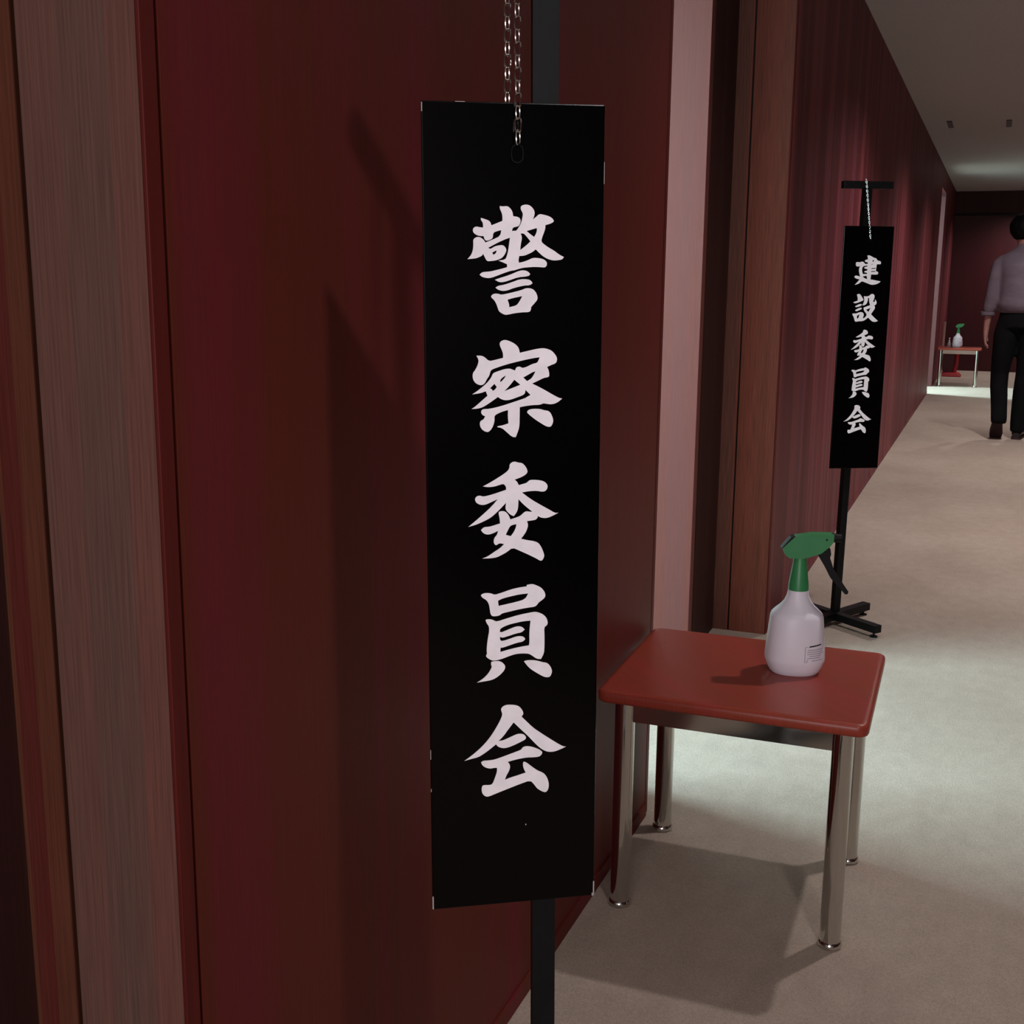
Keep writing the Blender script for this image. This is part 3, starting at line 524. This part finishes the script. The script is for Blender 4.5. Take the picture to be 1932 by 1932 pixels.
def hand(cx, cy, cz, side, verts, edges, at):
    """palm and five curled fingers hanging below the wrist; side -1 left"""
    b = len(verts); verts += [((cx, cy + .006, cz), (.022, .034)), ((cx, cy + .010, cz - .045), (.021, .040))]; edges += [(at, b), (b, b + 1)]
    for k, (dy, ln) in enumerate(((.036, .07), (.014, .078), (-.008, .072), (-.028, .058))):
        i = len(verts)
        verts += [((cx, cy + .01 + dy * .8, cz - .07), .0095), ((cx - side * .006, cy + .012 + dy, cz - .07 - ln * .5), .0085), ((cx - side * .026, cy + .012 + dy, cz - .07 - ln * .85), .0075)]
        edges += [(b + 1, i), (i, i + 1), (i + 1, i + 2)]
    i = len(verts); verts += [((cx, cy + .042, cz - .02), .010), ((cx - side * .012, cy + .062, cz - .055), .0095), ((cx - side * .018, cy + .066, cz - .085), .008)]; edges += [(b, i), (i, i + 1), (i + 1, i + 2)]
hand(-.248, .035, .83, -1, V, E_, 11); hand(.238, .16, .83, 1, V, E_, 15)
skin('body', V, E_, 0, M_SKIN, man)
# ears
# shirt: torso loft plus sleeves with rolled cuffs
SV = [((0, 0, 1.02), (.165, .115)), ((0, -.01, 1.15), (.16, .118)), ((0, -.015, 1.30), (.168, .12)), ((0, -.005, 1.415), (.125, .085)), ((0, .0, 1.455), (.066, .066)),
      ((-.185, 0, 1.385), (.06, .06)), ((-.222, -.028, 1.18), .056), ((-.236, -.012, 1.06), .05), ((-.243, .012, .985), .047),
      ((.185, 0, 1.385), (.06, .06)), ((.222, .022, 1.18), .056), ((.232, .062, 1.06), .05), ((.236, .095, .985), .047)]
SE = [(0, 1), (1, 2), (2, 3), (3, 4), (3, 5), (5, 6), (6, 7), (7, 8), (3, 9), (9, 10), (10, 11), (11, 12)]
bm = B()
loft(bm, [(0, 0, .972, .150, .105), (0, -.004, .985, .172, .124), (0, -.012, 1.03, .186, .140), (0, -.012, 1.10, .180, .136), (0, -.015, 1.22, .182, .130), (0, -.015, 1.32, .192, .126),
          (0, -.008, 1.375, .196, .110), (0, -.002, 1.415, .165, .090), (0, .0, 1.45, .112, .072), (-.008, .004, 1.478, .068, .060), (-.015, .006, 1.50, .060, .058)], 28)
for s, arm in ((-1, [(-.150, 0, 1.385), (-.190, -.006, 1.345), (-.212, -.018, 1.23), (-.226, -.022, 1.10), (-.239, -.002, 1.02), (-.246, .012, .975)]),
               (1, [(.150, 0, 1.385), (.190, .006, 1.345), (.212, .018, 1.23), (.230, .04, 1.10), (.234, .07, 1.02), (.237, .095, .975)])):
    tube(bm, arm, [.045, .054, .052, .050, .048, .044], 18)
sh = obj('shirt', bm, M_SHIRT, man, smooth=True)
rm = sh.modifiers.new('r', 'REMESH'); rm.mode = 'VOXEL'; rm.voxel_size = .012; rm.use_smooth_shade = True
sm = sh.modifiers.new('s', 'SMOOTH'); sm.factor = .6; sm.iterations = 5
for s, p in ((-1, (-.247, .013, .965)), (1, (.238, .098, .965))):
    bm = B(); tube(bm, [(p[0], p[1], p[2] + .018), (p[0] - s * 0, p[1], p[2] + .012), (p[0], p[1], p[2] - .008), (p[0], p[1], p[2] - .016)], [.044, .053, .053, .044], 20)
    obj('rolled_cuff', bm, M_SHIRT, sh, smooth=True)
bm = B()
loft(bm, [(0, 0, .86, .172, .122), (0, 0, .93, .165, .118), (0, 0, .985, .155, .110), (0, 0, 1.0, .152, .108)], 28)
tube(bm, [(-.088, 0, .90), (-.098, .004, .80), (-.112, .02, .62), (-.120, .030, .50), (-.117, .0, .40), (-.106, -.08, .28), (-.098, -.145, .17), (-.098, -.155, .13)], [.085, .094, .078, .068, .066, .062, .060, .058], 20)
tube(bm, [(.085, 0, .90), (.085, 0, .80), (.072, .02, .62), (.062, .025, .50), (.052, .01, .35), (.045, -.01, .20), (.042, -.02, .08), (.042, -.02, .055)], [.085, .094, .078, .068, .066, .060, .054, .054], 20)
tr = obj('trousers', bm, M_TROUS, man, smooth=True)
rm = tr.modifiers.new('r', 'REMESH'); rm.mode = 'VOXEL'; rm.voxel_size = .012; rm.use_smooth_shade = True
sm = tr.modifiers.new('s', 'SMOOTH'); sm.factor = .6; sm.iterations = 4
# shoes: built flat (toe to +y, heel at the origin), then posed
def shoe(name, loc, rx, rz=0):
    bm = B()
    rg = [(-.035, .030, .038), (0, .037, .075), (.05, .036, .078), (.10, .040, .062), (.16, .046, .048), (.205, .042, .036), (.228, .026, .026)]
    R = []
    for y, w, h in rg:
        R.append([bm.verts.new((w * cos(a) * (1 if sin(a) < .2 else .9), y, .014 + h * .5 + h * .5 * sin(a))) for a in [tau * k / 16 for k in range(16)]])
    for a, b in zip(R, R[1:]):
        for k in range(16): bm.faces.new((a[k], a[(k + 1) % 16], b[(k + 1) % 16], b[k]))
    bm.faces.new(R[0]); bm.faces.new(R[-1])
    s = obj(name, bm, M_SHOE, man, smooth=True)
    bm = B(); pts = [(-.042, .024), (-.03, .034), (0, .038), (.05, .034), (.10, .040), (.16, .048), (.205, .044), (.232, .026), (.24, .008)]
    o = [(w, y) for y, w in pts] + [(-w, y) for y, w in reversed(pts)]
    a = [bm.verts.new((x, y, 0)) for x, y in o]; b = [bm.verts.new((x, y, .018)) for x, y in o]; n = len(a)
    bm.faces.new(a); bm.faces.new(b)
    for k in range(n): bm.faces.new((a[k], a[(k + 1) % n], b[(k + 1) % n], b[k]))
    so = obj('sole', bm, M_SOLE, s, bevel=.003)
    s.location = loc; s.rotation_euler = (rx, 0, rz); return s
shoe('shoe', (.042, -.03, 0), 0, rad(-8))
shoe('shoe', (-.098, -.150, .172), rad(-54), rad(6))
# hair: a thick cap over the crown, back and sides
bm = B(); bmesh.ops.create_icosphere(bm, subdivisions=4, radius=1)
for v in bm.verts:
    x, y, z = v.co; w = 1 + .05 * sin(9 * x + 4 * z) * sin(7 * y)
    v.co = Vector((-.045 + x * .096 * w, .008 + y * .112 * w, 1.622 + z * .102 * w))
bmesh.ops.delete(bm, geom=[v for v in bm.verts if v.co.y > .085 and v.co.z < 1.66], context='VERTS')
hr = obj('hair', bm, M_HAIR, man, smooth=True)
so = hr.modifiers.new('s', 'SOLIDIFY'); so.thickness = .012; so.offset = -1
for s in (-1, 1):
    bm = B(); bmesh.ops.create_icosphere(bm, subdivisions=2, radius=1)
    for v in bm.verts: v.co = Vector((-.045 + s * .087 + v.co.x * .008, .035 + v.co.y * .018, 1.60 + v.co.z * .030))
    obj('ear', bm, M_SKIN, man, smooth=True)
